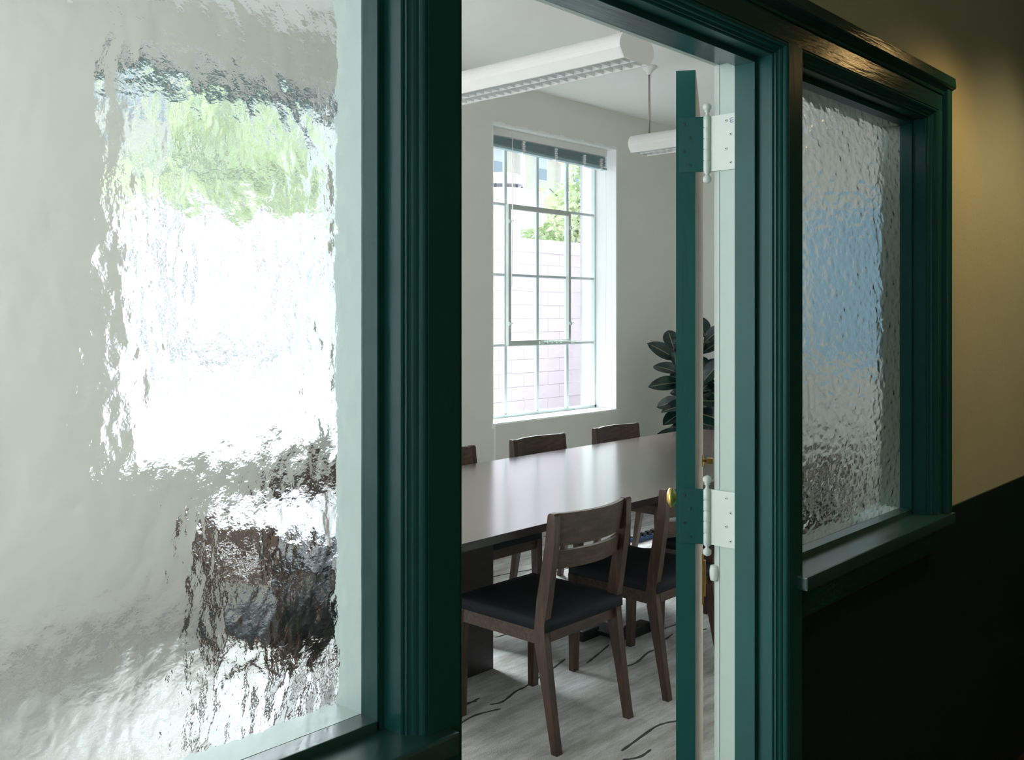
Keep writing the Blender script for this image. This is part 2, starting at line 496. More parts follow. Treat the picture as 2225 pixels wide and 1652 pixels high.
prism(bm, cr, 'x', LX0 - 0.12, 2.697)
obj('crown_moulding', bm, TEALH, t1)

# doorway: jamb linings, rebate, leaf, hinges
d1 = empty('door_1')
struct(d1, 'green doorway with an opened green and cream door leaf', 'door')
frame_loft('door_moulding', DX0, DX1, 0.0, ZT, PROF, [TEAL, TEAL], 9, d1)
frame_loft('door_lining', DX0, DX1, 0.0, ZT, [(0.012, YI - YF), (0.012, 0.102), (0.0, 0.102), (0.0, 0.057)], [TEAL, WHITE], 0.101, d1, TEALS)
bm = bmesh.new()
for a, b in ((DX0 - 0.07, DX0 - 0.012), (DX1 + 0.012, DX1 + 0.07)):
    bx(bm, a, b, YI - 0.001, YI + 0.012, 0, ZT + 0.012)
bx(bm, DX0 - 0.07, DX1 + 0.07, YI - 0.001, YI + 0.012, ZT + 0.012, ZT + 0.07)
obj('room_side_casing', bm, WHITE, d1)
box('threshold', (DX0, DX1, 0.95, YI, -0.002, 0.012), FLOORH, d1)
CX, CY, LA = 1.744, 1.0825, math.radians(30.4)
T = 0.041
LW = 0.83
leafZ0, leafZ1 = 0.012, 1.972
bm = bmesh.new()
# in leaf axes: x along the leaf, y across it (0 = cream side, T = green side)
bx(bm, 0, LW, 0.0010, T, leafZ0, leafZ1, 0.0, 0)
bx(bm, 0.001, LW - 0.001, 0.0, 0.0012, leafZ0 + 0.001, leafZ1 - 0.001, 0.0, 1)
for z0, z1 in ((0.22, 0.86), (1.06, 1.80)):      # raised panel mouldings on both faces
    for ya, yb, mi in ((T, T + 0.004, 0),):
        bx(bm, 0.12, LW - 0.12, ya, yb, z0, z0 + 0.025, 0, mi)
        bx(bm, 0.12, LW - 0.12, ya, yb, z1 - 0.025, z1, 0, mi)
        bx(bm, 0.12, 0.145, ya, yb, z0, z1, 0, mi)
        bx(bm, LW - 0.145, LW - 0.12, ya, yb, z0, z1, 0, mi)
leaf = obj('door_leaf', bm, [TEAL, DOORCREAM], d1, (CX, CY, 0), LA)
RY = Matrix.Rotation(-PI / 2, 4, 'X')     # z axis -> +y
def yaxis(x, y, z):
    return Matrix.Translation((x, y, z)) @ RY
bm = bmesh.new()
lathe(bm, [(0.022, 0.0), (0.024, 0.004), (0.010, 0.007), (0.009, 0.030), (0.020, 0.034), (0.0275, 0.041), (0.028, 0.047), (0.024, 0.053), (0.013, 0.057)], 24, yaxis(0.70, T, 0.945))
obj('door_knob', bm, BRASS, leaf)
bm = bmesh.new()
M2 = Matrix.Translation((0.70, 0.0, 1.052)) @ Matrix.Rotation(PI / 2, 4, 'X')
lathe(bm, [(0.017, 0.0), (0.017, 0.003), (0.006, 0.005), (0.005, 0.012)], 18, M2)
bx(bm, 0.690, 0.710, -0.030, -0.012, 1.044, 1.060, 0.003)
obj('thumb_turn', bm, BRASS, leaf)
bm = bmesh.new()
bx(bm, 0.66, 0.69, -0.004, 0.0, 0.66, 0.80, 0.001)
bx(bm, 0.668, 0.682, -0.010, -0.004, 0.68, 0.78, 0.002)
obj('brass_bolt', bm, BRASS, leaf)
PX, PY = 1.757, 1.062
for hz, blue in ((1.758, True), (0.981, False)):
    h = empty('hinge', (0, 0, 0))
    h.parent = d1
    z1 = hz + 0.115
    # leaf on the jamb with its bare face towards the opening
    bm = bmesh.new()
    bx(bm, PX - 0.0005, DX1 + 0.012, 0.9965, PY, hz, z1, 0.0008)
    jl = obj('jamb_plate', bm, HINGEW, h)
    bm = bmesh.new()
    nn = Vector((-math.sin(LA), math.cos(LA)))
    dd = Vector((math.cos(LA), math.sin(LA)))
    Mh = Matrix.Translation((CX, CY, 0)) @ Matrix.Rotation(LA, 4, 'Z')
    bx(bm, -0.0022, 0.0, -0.021, 0.034, hz, z1, 0.0006, 0, Mh)
    obj('leaf_plate', bm, HINGEG, h)
    bm = bmesh.new()
    prof = [(0.002, hz - 0.0245), (0.0062, hz - 0.0225), (0.0086, hz - 0.0195), (0.0092, hz - 0.016), (0.0088, hz - 0.013), (0.0070, hz - 0.010), (0.0045, hz - 0.008), (0.0035, hz - 0.005), (0.0078, hz - 0.001)]
    cuts = [hz + 0.0, hz + 0.023, hz + 0.047, hz + 0.069, hz + 0.092, z1]
    for i in range(5):
        prof += [(0.0064, cuts[i] + 0.0002), (0.0078, cuts[i] + 0.0012), (0.0078, cuts[i + 1] - 0.0012), (0.0064, cuts[i + 1] - 0.0002)]
    prof += [(0.0035, z1 + 0.003), (0.0035, z1 + 0.008), (0.0065, z1 + 0.010), (0.0045, z1 + 0.012), (0.0070, z1 + 0.014), (0.0088, z1 + 0.017), (0.0092, z1 + 0.020), (0.0086, z1 + 0.0235), (0.0062, z1 + 0.0265), (0.002, z1 + 0.0285)]
    lathe(bm, prof, 16, Matrix.Translation((PX - 0.002, PY, 0)))
    obj('pin_barrel', bm, HINGEW, h)
    for k in range(4):
        zz = hz + 0.014 + 0.029 * (3 - k)
        yy = 1.018 if k % 2 == 0 else 1.008
        bm = bmesh.new()
        lathe(bm, [(0.0032, 0.0), (0.0034, 0.0006), (0.0030, 0.0012)], 12, Matrix.Translation((PX - 0.0005, yy, zz)) @ Matrix.Rotation(-PI / 2, 4, 'Y'))
        bx(bm, PX - 0.0023, PX - 0.0016, yy - 0.0010, yy + 0.0010, zz - 0.0010, zz + 0.0010, 0, 1)
        obj('screw', bm, [HINGEW, SCREW], h)
        bm = bmesh.new()
        sy = 0.024 if k % 2 == 0 else 0.012
        lathe(bm, [(0.0036, 0.0), (0.0036, 0.0006), (0.0032, 0.0009)], 12, Mh @ Matrix.Translation((-0.0022, sy, zz)) @ Matrix.Rotation(-PI / 2, 4, 'Y'))
        Ms = Mh @ Matrix.Translation((-0.0032, sy, zz)) @ Matrix.Rotation(0.7 + k, 4, 'X')
        bx(bm, -0.0004, 0.0002, -0.0034, 0.0034, -0.0006, 0.0006, 0, 1, Ms)
        obj('screw', bm, [HINGEG, SCREW], h)
    if blue:      # the small handwritten mark in blue ink: a letter m turned on its side
        bm = bmesh.new()
        y0, z0 = 1.0045, z1 - 0.014
        for pts in ([(0.004, 0.003), (-0.003, 0.0045)], [(0.003, -0.001), (-0.003, 0.0)], [(0.003, -0.005), (-0.003, -0.0045)], [(0.004, 0.003), (0.0052, 0.001), (0.003, -0.001), (0.005, -0.003), (0.003, -0.005)]):
            tube(bm, [(PX - 0.0007, y0 + a, z0 + b) for a, b in pts], 0.0005, 6)
        obj('ink_mark', bm, INK, h)
# small white catch on the room edge of the jamb
bm = bmesh.new()
lathe(bm, [(0.004, 0.0), (0.0095, 0.002), (0.011, 0.012), (0.011, 0.022), (0.0095, 0.032), (0.004, 0.034)], 12, Matrix.Translation((DX1 + 0.014, YI + 0.012, 0.905)))
obj('door_catch', bm, HINGEW, d1)

# ------------------------------------------------------------------ steel windows in the window wall
def steel_window(name, W, label, blind_label, wand):
    x0, x1, z0, z1 = W
    root = empty(name)
    struct(root, label, 'window')
    YP = 4.50
    # plastered reveal
    bm = bmesh.new()
    bx(bm, x1 - 0.004, x1 + 0.002, YW - 0.001, YO - 0.02, z0, z1)
    bx(bm, x0 - 0.002, x0 + 0.004, YW - 0.001, YO - 0.02, z0, z1)
    bx(bm, x0 - 0.002, x1 + 0.002, YW - 0.001, YO - 0.02, z1 - 0.004, z1 + 0.002)
    for i in range(24):     # ragged painted edge round the head
        xx = x0 + (x1 - x0) * i / 24
        bx(bm, xx, xx + (x1 - x0) / 24, YW - 0.004, YW, z1 - 0.002, z1 + 0.014 + 0.006 * math.sin(i * 1.7), 0)
    bx(bm, x1 - 0.001, x1 + 0.012, YW - 0.003, YW, z0, z1 + 0.012, 0)
    obj('reveal', bm, REVEAL, root)
    box('sill', (x0 - 0.004, x1 + 0.012, YW - 0.006, YO - 0.02, z0 - 0.03, z0 + 0.004), REVEAL, root, 0.003)
    cw = (x1 - x0) / 4.0
    zb = z0 + 0.018
    rh = (z1 - zb) / 4.0
    b = 0.013
    box('frame_bar', (x0, x0 + 0.022, YP - 0.015, YP + 0.02, z0, z1), STEEL_PAINT, root, 0.002)
    box('frame_bar', (x1 - 0.022, x1, YP - 0.015, YP + 0.02, z0, z1), STEEL_PAINT, root, 0.002)
    box('frame_bar', (x0, x1, YP - 0.015, YP + 0.02, z1 - 0.022, z1), STEEL_PAINT, root, 0.002)
    box('frame_bar', (x0, x1, YP - 0.015, YP + 0.02, z0, z0 + 0.026), STEEL_PAINT, root, 0.002)
    for i in (1, 2, 3):
        xx = x0 + cw * i
        box('muntin', (xx - b, xx + b, YP - 0.004, YP + 0.014, zb, z1 - 0.02), STEEL_PAINT, root, 0.002)
    for j in (1, 2, 3):
        zz = zb + rh * j
        box('muntin', (x0 + 0.02, x1 - 0.02, YP - 0.006, YP + 0.014, zz - 0.009, zz + 0.009), STEEL_PAINT, root, 0.002)
    # opening casement in the two middle columns and rows
    ca, cb, za, zc = x0 + cw - 0.004, x0 + 3 * cw + 0.004, zb + rh - 0.004, zb + 3 * rh + 0.004
    t = 0.026
    bm = bmesh.new()
    bx(bm, ca, ca + t, YP - 0.034, YP - 0.006, za, zc, 0.002)
    bx(bm, cb - t, cb, YP - 0.034, YP - 0.006, za, zc, 0.002)
    bx(bm, ca + t, cb - t, YP - 0.034, YP - 0.006, za, za + t + 0.008, 0.002)
    bx(bm, ca + t, cb - t, YP - 0.034, YP - 0.006, zc - t - 0.008, zc, 0.002)
    sash = obj('casement', bm, SASH_PAINT, root)
    bm = bmesh.new()
    xm = x0 + 2 * cw
    bx(bm, xm - 0.012, cb - 0.02, YP - 0.046, YP - 0.040, za + 0.014, za + 0.021, 0.001)
    bx(bm, xm - 0.02, xm + 0.03, YP - 0.045, YP - 0.034, za + 0.004, za + 0.026, 0.002)
    tube(bm, [(xm + 0.02, YP - 0.043, za + 0.022), (cb + 0.05, YP - 0.050, za + 0.020)], 0.0045, 8)
    for q in range(4):
        xx = xm + 0.06 + q * 0.05
        bx(bm, xx, xx + 0.006, YP - 0.050, YP - 0.038, za + 0.008, za + 0.028, 0.001)
    obj('casement_stay', bm, HINGEW, sash)
    for cx_ in (ca + 0.012, cb - 0.006):
        for cz in (za + 0.15, zc - 0.12):
            bm = bmesh.new()
            bx(bm, cx_ - 0.012, cx_ + 0.012, YP - 0.042, YP - 0.034, cz - 0.012, cz + 0.012, 0.002)
            tube(bm, [(cx_, YP - 0.040, cz), (cx_ + 0.022, YP - 0.048, cz + 0.006)], 0.004, 8)
            obj('catch', bm, HINGEW, sash)
    for i in range(4):
        for j in range(4):
            bm = bmesh.new()
            xa, xb = x0 + cw * i + b, x0 + cw * (i + 1) - b
            ya, yb = zb + rh * j + 0.009, zb + rh * (j + 1) - 0.009
            bm.faces.new([bm.verts.new(p) for p in ((xa, YP + 0.004, ya), (xb, YP + 0.004, ya), (xb, YP + 0.004, yb), (xa, YP + 0.004, yb))])
            obj('pane', bm, CLEAR, root, normals=False)
    # raised venetian blind
    bl = empty('venetian_blind', (x0, 4.37, z1))
    tag(bl, blind_label, 'blind', 'raised venetian blinds')
    wd = x1 - x0
    def at(nm, dims, m, bev=0.0):
        bmm = bmesh.new()
        bx(bmm, *dims, bev)
        return obj(nm, bmm, m, bl)
    at('head_rail', (0.01, wd - 0.045, -0.02, 0.02, -0.056, -0.004), FIXTURE, 0.002)
    n = 9
    for k in range(n):
        zz = -0.064 - 0.0058 * k
        bmm = bmesh.new()
        sag = 0.004 * math.sin(k)
        bx(bmm, 0.015, wd - 0.05, -0.021, 0.021, zz - 0.0014, zz + 0.0010)
        for v in bmm.verts:      # sags between its cords
            v.co.z -= 0.022 * (v.co.x / wd) * (k / n)
        s_ = obj('slat', bmm, BLIND, bl)
    bmm = bmesh.new()
    bx(bmm, 0.015, wd - 0.05, -0.022, 0.022, -0.134, -0.118, 0.002)
    for v in bmm.verts:
        v.co.z -= 0.022 * (v.co.x / wd)
    obj('bottom_rail', bmm, BLIND, bl)
    for q in (0.34, 0.68, 1.00, 1.20):
        bmm = bmesh.new()
        xx = q
        for k in range(6):
            dz = 0.022 * xx / wd
            bx(bmm, xx + 0.003 * (k % 2), xx + 0.022 + 0.003 * (k % 2), -0.026 - 0.002 * (k % 2), 0.026, -0.140 - dz + k * 0.0142, -0.128 - dz + k * 0.0142, 0.002)
        obj('ladder_tape', bmm, CORDM, bl)
    bmm = bmesh.new()
    tube(bmm, [(wand, -0.026, -0.03), (wand, -0.028, -0.5), (wand - 0.01, -0.028, -1.05)], 0.003, 8)
    obj('tilt_wand', bmm, CORDM, bl)
    bmm = bmesh.new()
    tube(bmm, [(wd - 0.07, -0.026, -0.03), (wd - 0.07, -0.03, -0.7), (wd - 0.075, -0.03, -1.45)], 0.0014, 6)
    obj('lift_cord', bmm, CORDM, bl)
    return root
steel_window('window_3', W1, 'white steel window with sixteen panes seen through the doorway', 'raised venetian blind at the top of the window seen through the doorway', 0.235)
steel_window('window_5', W3, 'steel window with sixteen panes added out of view to brighten the room', 'raised venetian blind of the added window out of view', 0.235)
steel_window('window_4', W2, 'steel window with sixteen panes blurred behind the left hammered glass', 'raised venetian blind of the window blurred behind the left hammered glass', 0.235)

# ------------------------------------------------------------------ table
TX0, TX1, TY0, TY1 = 1.85, 5.32, 2.17, 3.31
tb = empty('conference_table', ((TX0 + TX1) / 2, (TY0 + TY1) / 2, 0))
tag(tb, 'long dark brown wooden conference table on slab legs, window mirrored in its top', 'table')
hx, hy = (TX1 - TX0) / 2, (TY1 - TY0) / 2
bm = bmesh.new()
bx(bm, -hx, hx, -hy, hy, 0.712, 0.740, 0.0025)
bm.normal_update()
for f_ in bm.faces:
    f_.material_index = 0 if f_.normal.z > 0.5 else 1
obj('tabletop', bm, [TABLEM, TABLED], tb)
cxm = (TX0 + TX1) / 2
for a, b_ in ((2.36, 2.88), (4.36, 5.06)):
    bm = bmesh.new()
    bx(bm, a - cxm, b_ - cxm, 0.015, 0.065, 0.0, 0.712, 0.002)
    obj('slab_leg', bm, TABLED, tb)
    bm = bmesh.new()
    bx(bm, a - cxm, b_ - cxm, -0.40, 0.42, 0.672, 0.712, 0.002)
    obj('support_plate', bm, TABLED, tb)
bm = bmesh.new()
bx(bm, 2.88 - cxm, 4.36 - cxm, 0.02, 0.06, 0.60, 0.712, 0.002)
obj('stretcher', bm, TABLED, tb)

# ------------------------------------------------------------------ chairs
def fillet_rail(y0, y1, zb, zt, r=0.03, n=5):
    pts = [(y0, zt), (y0, zb - r)]
    for k in range(n + 1):
        a = PI - (PI / 2) * k / n
        pts.append((y0 + r + 0.0 + r * math.cos(a), zb - r + r * math.sin(a)))
    for k in range(n + 1):
        a = PI / 2 - (PI / 2) * k / n
        pts.append((y1 - r + r * math.cos(a), zb - r + r * math.sin(a)))
    pts += [(y1, zb - r), (y1, zt)]
    return pts
def make_chair():
    c = empty('dining_chair')
    hw = 0.2165
    pw = 0.030
    # seat cushion
    bm = bmesh.new()
    n = 8
    grid = []
    for j in range(n + 1):
        row = []
        for i in range(n + 1):
            u, v = i / n * 2 - 1, j / n * 2 - 1
            x = u * (hw - 0.006)
            y = 0.255 + v * 0.215
            e = max(abs(u), abs(v))
            z = 0.452 - 0.010 * max(0, e - 0.7) / 0.3 - 0.003 * (u * u + v * v) / 2
            row.append(bm.verts.new((x, y, z)))
        grid.append(row)
    for j in range(n):
        for i in range(n):
            f = bm.faces.new([grid[j][i], grid[j][i + 1], grid[j + 1][i + 1], grid[j + 1][i]])
            f.smooth = True
    rim = [grid[0][i] for i in range(n + 1)] + [grid[j][n] for j in range(1, n + 1)] + [grid[n][i] for i in range(n - 1, -1, -1)] + [grid[j][0] for j in range(n - 1, 0, -1)]
    cen = Vector((0, 0.255, 0))
    mid = [bm.verts.new((cen.x + (v.co.x - cen.x) * 1.02, cen.y + (v.co.y - cen.y) * 1.02, 0.428)) for v in rim]
    low = [bm.verts.new((v.co.x, v.co.y, 0.398)) for v in mid]
    for A, B in ((rim, mid), (mid, low)):
        for i in range(len(A)):
            k = (i + 1) % len(A)
            f = bm.faces.new([A[i], A[k], B[k], B[i]])
            f.smooth = True
    bm.faces.new(low)
    obj('seat', bm, CUSH, c)
    # rails
    for s in (-1, 1):
        bm = bmesh.new()
        prism(bm, fillet_rail(0.055, 0.452, 0.352, 0.400, 0.022), 'x', s * (hw - 0.004) - 0.011, s * (hw - 0.004) + 0.011 if False else s * (hw - 0.004) + 0.011)
        for v in bm.verts:
            v.co.x -= s * 0.010
        obj('side_rail', bm, WOODV if False else WOODH, c)
    for y in (0.068, 0.452):
        bm = bmesh.new()
        prism(bm, fillet_rail(-hw + 0.012, hw - 0.012, 0.352, 0.400, 0.022), 'y', y - 0.011, y + 0.011)
        obj('end_rail', bm, WOODH, c)
    # rear legs run up as back posts: cranked side profile
    poly = [(-0.012, 0.0), (0.014, 0.0), (0.050, 0.18), (0.086, 0.345), (0.089, 0.40), (0.078, 0.50), (0.040, 0.70), (0.030, 0.792), (0.023, 0.800), (0.002, 0.800), (-0.003, 0.792),
            (0.000, 0.70), (0.030, 0.50), (0.044, 0.42), (0.045, 0.38), (0.034, 0.31), (0.008, 0.12)]
    for s in (-1, 1):
        bm = bmesh.new()
        prism(bm, poly, 'x', s * hw - (pw if s > 0 else 0), s * hw + (pw if s < 0 else 0), 0, 0.0025)
        obj('rear_leg', bm, WOODV, c)
    for s in (-1, 1):
        bm = bmesh.new()
        fp = [(0.446, 0.0), (0.472, 0.0), (0.476, 0.40), (0.432, 0.40), (0.434, 0.34)]
        prism(bm, fp, 'x', s * hw - (0.034 if s > 0 else 0), s * hw + (0.034 if s < 0 else 0), 0, 0.0025)
        for v in bm.verts:
            if v.co.z < 0.05:
                v.co.x -= s * 0.0
        obj('front_leg', bm, WOODV, c)
    # bowed back boards
    def board(za, zb, nm):
        bm = bmesh.new()
        n = 14
        secs = []
        for i in range(n + 1):
            u = i / n * 2 - 1
            x = u * (hw - pw + 0.002)
            bow = -0.044 * (1 - u * u)
            sec = []
            for (dy, z) in ((0.0, za), (0.018, za), (0.018, zb), (0.0, zb)):
                base_y = 0.008 + (0.80 - z) * 0.16
                sec.append(bm.verts.new((x, base_y + dy + bow, z)))
            secs.append(sec)
        for a, b in zip(secs, secs[1:]):
            for k in range(4):
                f = bm.faces.new([a[k], a[(k + 1) % 4], b[(k + 1) % 4], b[k]])
                f.smooth = False
        bm.faces.new(secs[0][::-1])
        bm.faces.new(secs[-1])
        obj(nm, bm, WOODH, c)
    board(0.684, 0.797, 'back_board')
    board(0.604, 0.667, 'back_slat')
    return c
chair = make_chair()
spots = [
    (2.659, 2.058, 0.0, 'dark wooden chair nearest the doorway, black seat, seen from behind'),
    (3.290, 2.040, 0.0, 'dark wooden chair just right of the nearest one, partly behind the door edge'),
    (3.925, 2.045, 0.0, 'third dark wooden chair on the near side, hidden behind the right door jamb'),
    (4.560, 2.050, 0.0, 'last dark wooden chair on the near side, blurred behind the right hammered glass'),
    (1.690, 2.790, -PI / 2, 'dark wooden chair at the table head, blurred behind the left hammered glass'),
    (2.500, 3.480, PI, 'dark wooden chair on the window side of the table, blurred behind the left hammered glass'),
    (3.262, 3.480, PI, 'far-side chair whose back is cut off by the left green post'),
    (3.972, 3.475, PI, 'far-side chair under the left part of the steel window'),
    (4.690, 3.480, PI, 'far-side chair under the right edge of the steel window'),
]
for i, (x, y, r, lab) in enumerate(spots):
    o = chair if i == 0 else copy_tree(chair)
    o.location = (x, y, 0.0)
    o.rotation_euler = (0, 0, r)
    tag(o, lab, 'chair', 'dining chairs around the conference table')

# ------------------------------------------------------------------ pendant light fixtures
def make_fixture(length=1.22):
    c = empty('pendant_light')
    wd, ht = 0.235, 0.105
    # section: domed top, flat bottom with an opening for the louvre
    outer = []
    n = 7
    for k in range(n + 1):
        a = PI + 0.25 - (PI / 2 + 0.25) * k / n
        outer.append((-wd / 2 + 0.05 + 0.05 * math.cos(a), ht - 0.055 + 0.055 * math.sin(a)))
    for k in range(n + 1):
        a = PI / 2 - (PI / 2 + 0.25) * k / n
        outer.append((wd / 2 - 0.05 + 0.05 * math.cos(a), ht - 0.055 + 0.055 * math.sin(a)))
    outer = [(-0.088, 0.0)] + outer + [(0.088, 0.0), (0.078, 0.0), (0.070, 0.035), (0.02, 0.055), (-0.02, 0.055), (-0.070, 0.035), (-0.078, 0.0)]
    bm = bmesh.new()
    prism(bm, outer, 'y', 0, length)
    for f in bm.faces:
        f.smooth = False
    obj('housing', bm, FIXTURE, c)
    cap = outer[:-6]
    for y0, y1 in ((-0.006, 0.0), (length, length + 0.006)):
        bm = bmesh.new()
        prism(bm, cap, 'y', y0, y1, 0, 0.002)
        obj('end_cap', bm, FIXTURE, c)
    # cross blades of the louvre, each scooped in the middle
    bm = bmesh.new()
    prism(bm, [(-0.077, 0.001), (0.077, 0.001), (0.069, 0.034), (0.03, 0.022), (0, 0.018), (-0.03, 0.022), (-0.069, 0.034)], 'y', -0.0015, 0.0015)
    for v in bm.verts:
        pass
    b0 = obj('louver_blade', bm, LOUVER, c, (0, 0.03, 0))
    nb = int((length - 0.05) / 0.048)
    for k in range(1, nb + 1):
        share('louver_blade', b0.data, c, (0, 0.03 + 0.048 * k, 0))
    bm = bmesh.new()
    bx(bm, -0.003, 0.003, 0.004, length - 0.004, 0.002, 0.018)
    obj('center_blade', bm, LOUVER, c)
    for y in (0.07, length - 0.07):
        bm = bmesh.new()
        tube(bm, [(0, y, ht - 0.002), (0, y, ZC - 2.452)], 0.006, 10)
        obj('suspension_rod', bm, ROD, c)
        bm = bmesh.new()
        lathe(bm, [(0.012, ZC - 2.452 - 0.05), (0.02, ZC - 2.452 - 0.03), (0.045, ZC - 2.452 - 0.008), (0.045, ZC - 2.452)], 16, Matrix.Translation((0, y, 0)))
        obj('canopy', bm, FIXTURE, c)
    return c
fx = make_fixture()
for i, (x, y, z, lab) in enumerate([(3.165, 2.24, 2.472, 'large white linear pendant light with louver, hanging near the door head'),
                                    (4.90, 2.22, 2.452, 'white linear pendant light farther back, cut by the door edge')]):
    o = fx if i == 0 else copy_tree(fx)
    o.location = (x, y, z)
    tag(o, lab, 'ceiling light', 'linear pendant lights over the table')

# ------------------------------------------------------------------ rubber plant
LEAFM = mat('rubber_leaf', (0.010, 0.028, 0.022), 0.25, 0.4)
base(LEAFM, ramp(LEAFM, noise(LEAFM, 9, 3), [(0.35, (0.003, 0.010, 0.009)), (0.65, (0.010, 0.032, 0.024))]))
RIB = mat('leaf_midrib', (0.16, 0.17, 0.10), 0.4)
STEMM = mat('plant_stem', (0.05, 0.025, 0.015), 0.6)
POT = paint('grey_pot', (0.25, 0.25, 0.24), 0.5, 0.05, 0)
def leaf_mesh(L, Wd, curl):
    bm = bmesh.new()
    n = 8
    rows = []
    for i in range(n + 1):
        t = i / n
        wv = Wd * (math.sin(PI * min(1, t * 0.97 + 0.03)) ** 0.62) * (1 - 0.15 * t)
        if i == n:
            wv = 0.002
        zc = -curl * t * t
        rows.append([bm.verts.new((L * t, s * wv, zc + abs(s) * wv * 0.28)) for s in (-1, -0.55, -0.05, 0.05, 0.55, 1)])
    for a, b in zip(rows, rows[1:]):
        for k in range(5):
            f = bm.faces.new([a[k], a[k + 1], b[k + 1], b[k]])
            f.smooth = True
            f.material_index = 1 if k == 2 else 0
    me = bpy.data.meshes.new('leaf')
    bm.to_mesh(me)
    bm.free()
    me.materials.append(LEAFM)
    me.materials.append(RIB)
    return me
LM = [leaf_mesh(0.26, 0.072, 0.05), leaf_mesh(0.22, 0.066, 0.03), leaf_mesh(0.28, 0.076, 0.08)]
pl = empty('rubber_plant', (6.06, 3.84, 0))
tag(pl, 'dark glossy rubber plant in the room corner behind the open door', 'plant')
bm = bmesh.new()
lathe(bm, [(0.11, 0.0), (0.13, 0.02), (0.165, 0.30), (0.175, 0.32), (0.16, 0.32), (0.15, 0.29), (0.02, 0.285)], 28)
obj('pot', bm, POT, pl)
stems = [[(0, 0, 0.28), (-0.03, 0.02, 0.6), (-0.06, 0.02, 0.95), (-0.12, 0.03, 1.22)], [(0.03, 0, 0.28), (0.06, -0.02, 0.7), (0.10, -0.03, 1.0), (0.16, -0.06, 1.30)], [(0.0, -0.02, 0.28), (0.02, -0.05, 0.55), (0.0, -0.10, 0.80), (-0.02, -0.15, 1.0)]]
rng = random.Random(11)
for st in stems:
    bm = bmesh.new()
    tube(bm, st, 0.011, 8, True, [0.013, 0.011, 0.009, 0.005])
    obj('stem', bm, STEMM, pl)
    for k in range(17):
        t = 0.25 + 0.75 * k / 16 * (len(st) - 1) if False else (0.30 + 0.70 * k / 16) * (len(st) - 1)
        i = min(int(t), len(st) - 2)
        p = Vector(st[i]).lerp(Vector(st[i + 1]), t - i)
        az = k * 2.4 + rng.uniform(-0.3, 0.3)
        el = -0.35 + 1.25 * (k / 16) ** 2 + rng.uniform(-0.15, 0.15)
        sc_ = rng.uniform(0.8, 1.05)
        d = Vector((math.cos(az) * math.cos(el), math.sin(az) * math.cos(el), math.sin(el)))
        # broad faces turned to the light of the window and of the room
        nrm = Vector((-0.75, -0.45, 0.55)) + Vector((rng.uniform(-0.45, 0.45), rng.uniform(-0.45, 0.45), rng.uniform(-0.45, 0.45)))
        yv = nrm.cross(d).normalized()
        zv = d.cross(yv).normalized()
        rot = Matrix((d, yv, zv)).transposed().to_euler()
        share('leaf', LM[rng.randrange(3)], pl, p, rot, (sc_, sc_, sc_))

# ------------------------------------------------------------------ things on the floor and wall
BLUE = mat('blue_plastic', (0.02, 0.08, 0.20), 0.4)
ps = empty('power_strip', (5.22, 3.62, 0))
tag(ps, 'blue and black power strip on the carpet under the table', 'power strip')
bm = bmesh.new()
bx(bm, -0.14, 0.14, -0.025, 0.025, 0.0, 0.028, 0.005)
obj('strip_body', bm, BLUE, ps)
for k in range(4):
    bm = bmesh.new()
    bx(bm, -0.11 + k * 0.062, -0.075 + k * 0.062, -0.018, 0.018, 0.027, 0.05, 0.004)
    obj('plug', bm, BLACK, ps)
for pts in ([(5.10, 3.64, 0.03), (5.02, 3.72, 0.05), (4.97, 3.66, 0.01), (4.96, 3.60, 0.005), (5.00, 3.56, 0.005)],
            [(5.12, 3.60, 0.03), (5.00, 3.62, 0.045), (4.90, 3.56, 0.01), (4.98, 3.47, 0.005), (5.07, 3.40, 0.005)]):
    bm = bmesh.new()
    P = []
    for i in range(len(pts) - 1):
        p0, p1, p2, p3 = [Vector(pts[max(0, min(len(pts) - 1, i + d))]) for d in (-1, 0, 1, 2)]
        for q in range(5):
            t = q / 5
            P.append(0.5 * (2 * p1 + (p2 - p0) * t + (2 * p0 - 5 * p1 + 4 * p2 - p3) * t * t + (3 * p1 - p0 - 3 * p2 + p3) * t ** 3))
    P.append(Vector(pts[-1]))
    tube(bm, P, 0.005, 8)
    o = obj('cable', bm, BLACK)
    tag(o, 'thin black cable looping wide on the carpet left of the power strip' if pts[-1][1] > 3.50 else 'thin black cable curling back in front of the power strip', 'cable', 'cables beside the power strip')
cf = empty('floor_bracket', (3.56, 2.66, 0))
tag(cf, 'low black metal foot lying on the carpet behind the chair legs', 'bracket')
for x0, x1, y0, y1 in ((-0.18, -0.06, 0.02, 0.07), (0.02, 0.15, -0.12, -0.06)):
    bm = bmesh.new()
    bx(bm, x0, x1, y0, y1, 0.0, 0.046, 0.004)
    obj('foot', bm, BLACK, cf)
bm = bmesh.new()
bx(bm, -0.08, 0.04, -0.12, 0.19, 0.012, 0.030, 0.003)
obj('cross_bar', bm, BLACK, cf)
PANELM = paint('light_blue_fabric', (0.44, 0.66, 0.80), 0.8, 0.04, 0)
pb = empty('pin_board', (XR, 2.85, 1.70))
tag(pb, 'light blue board on the end wall, blurred behind the right hammered glass', 'board')
bm = bmesh.new()
bx(bm, -0.022, -0.002, -0.60, 0.52, -0.60, 0.57)
obj('board_face', bm, PANELM, pb)
bm = bmesh.new()
for d in ((-0.62, -0.60, -0.62, 0.59), (0.52, 0.54, -0.62, 0.59), (-0.60, 0.52, -0.62, -0.60), (-0.60, 0.52, 0.57, 0.59)):
    bx(bm, -0.028, -0.002, d[0], d[1], d[2], d[3])
obj('board_frame', bm, FIXTURE, pb)
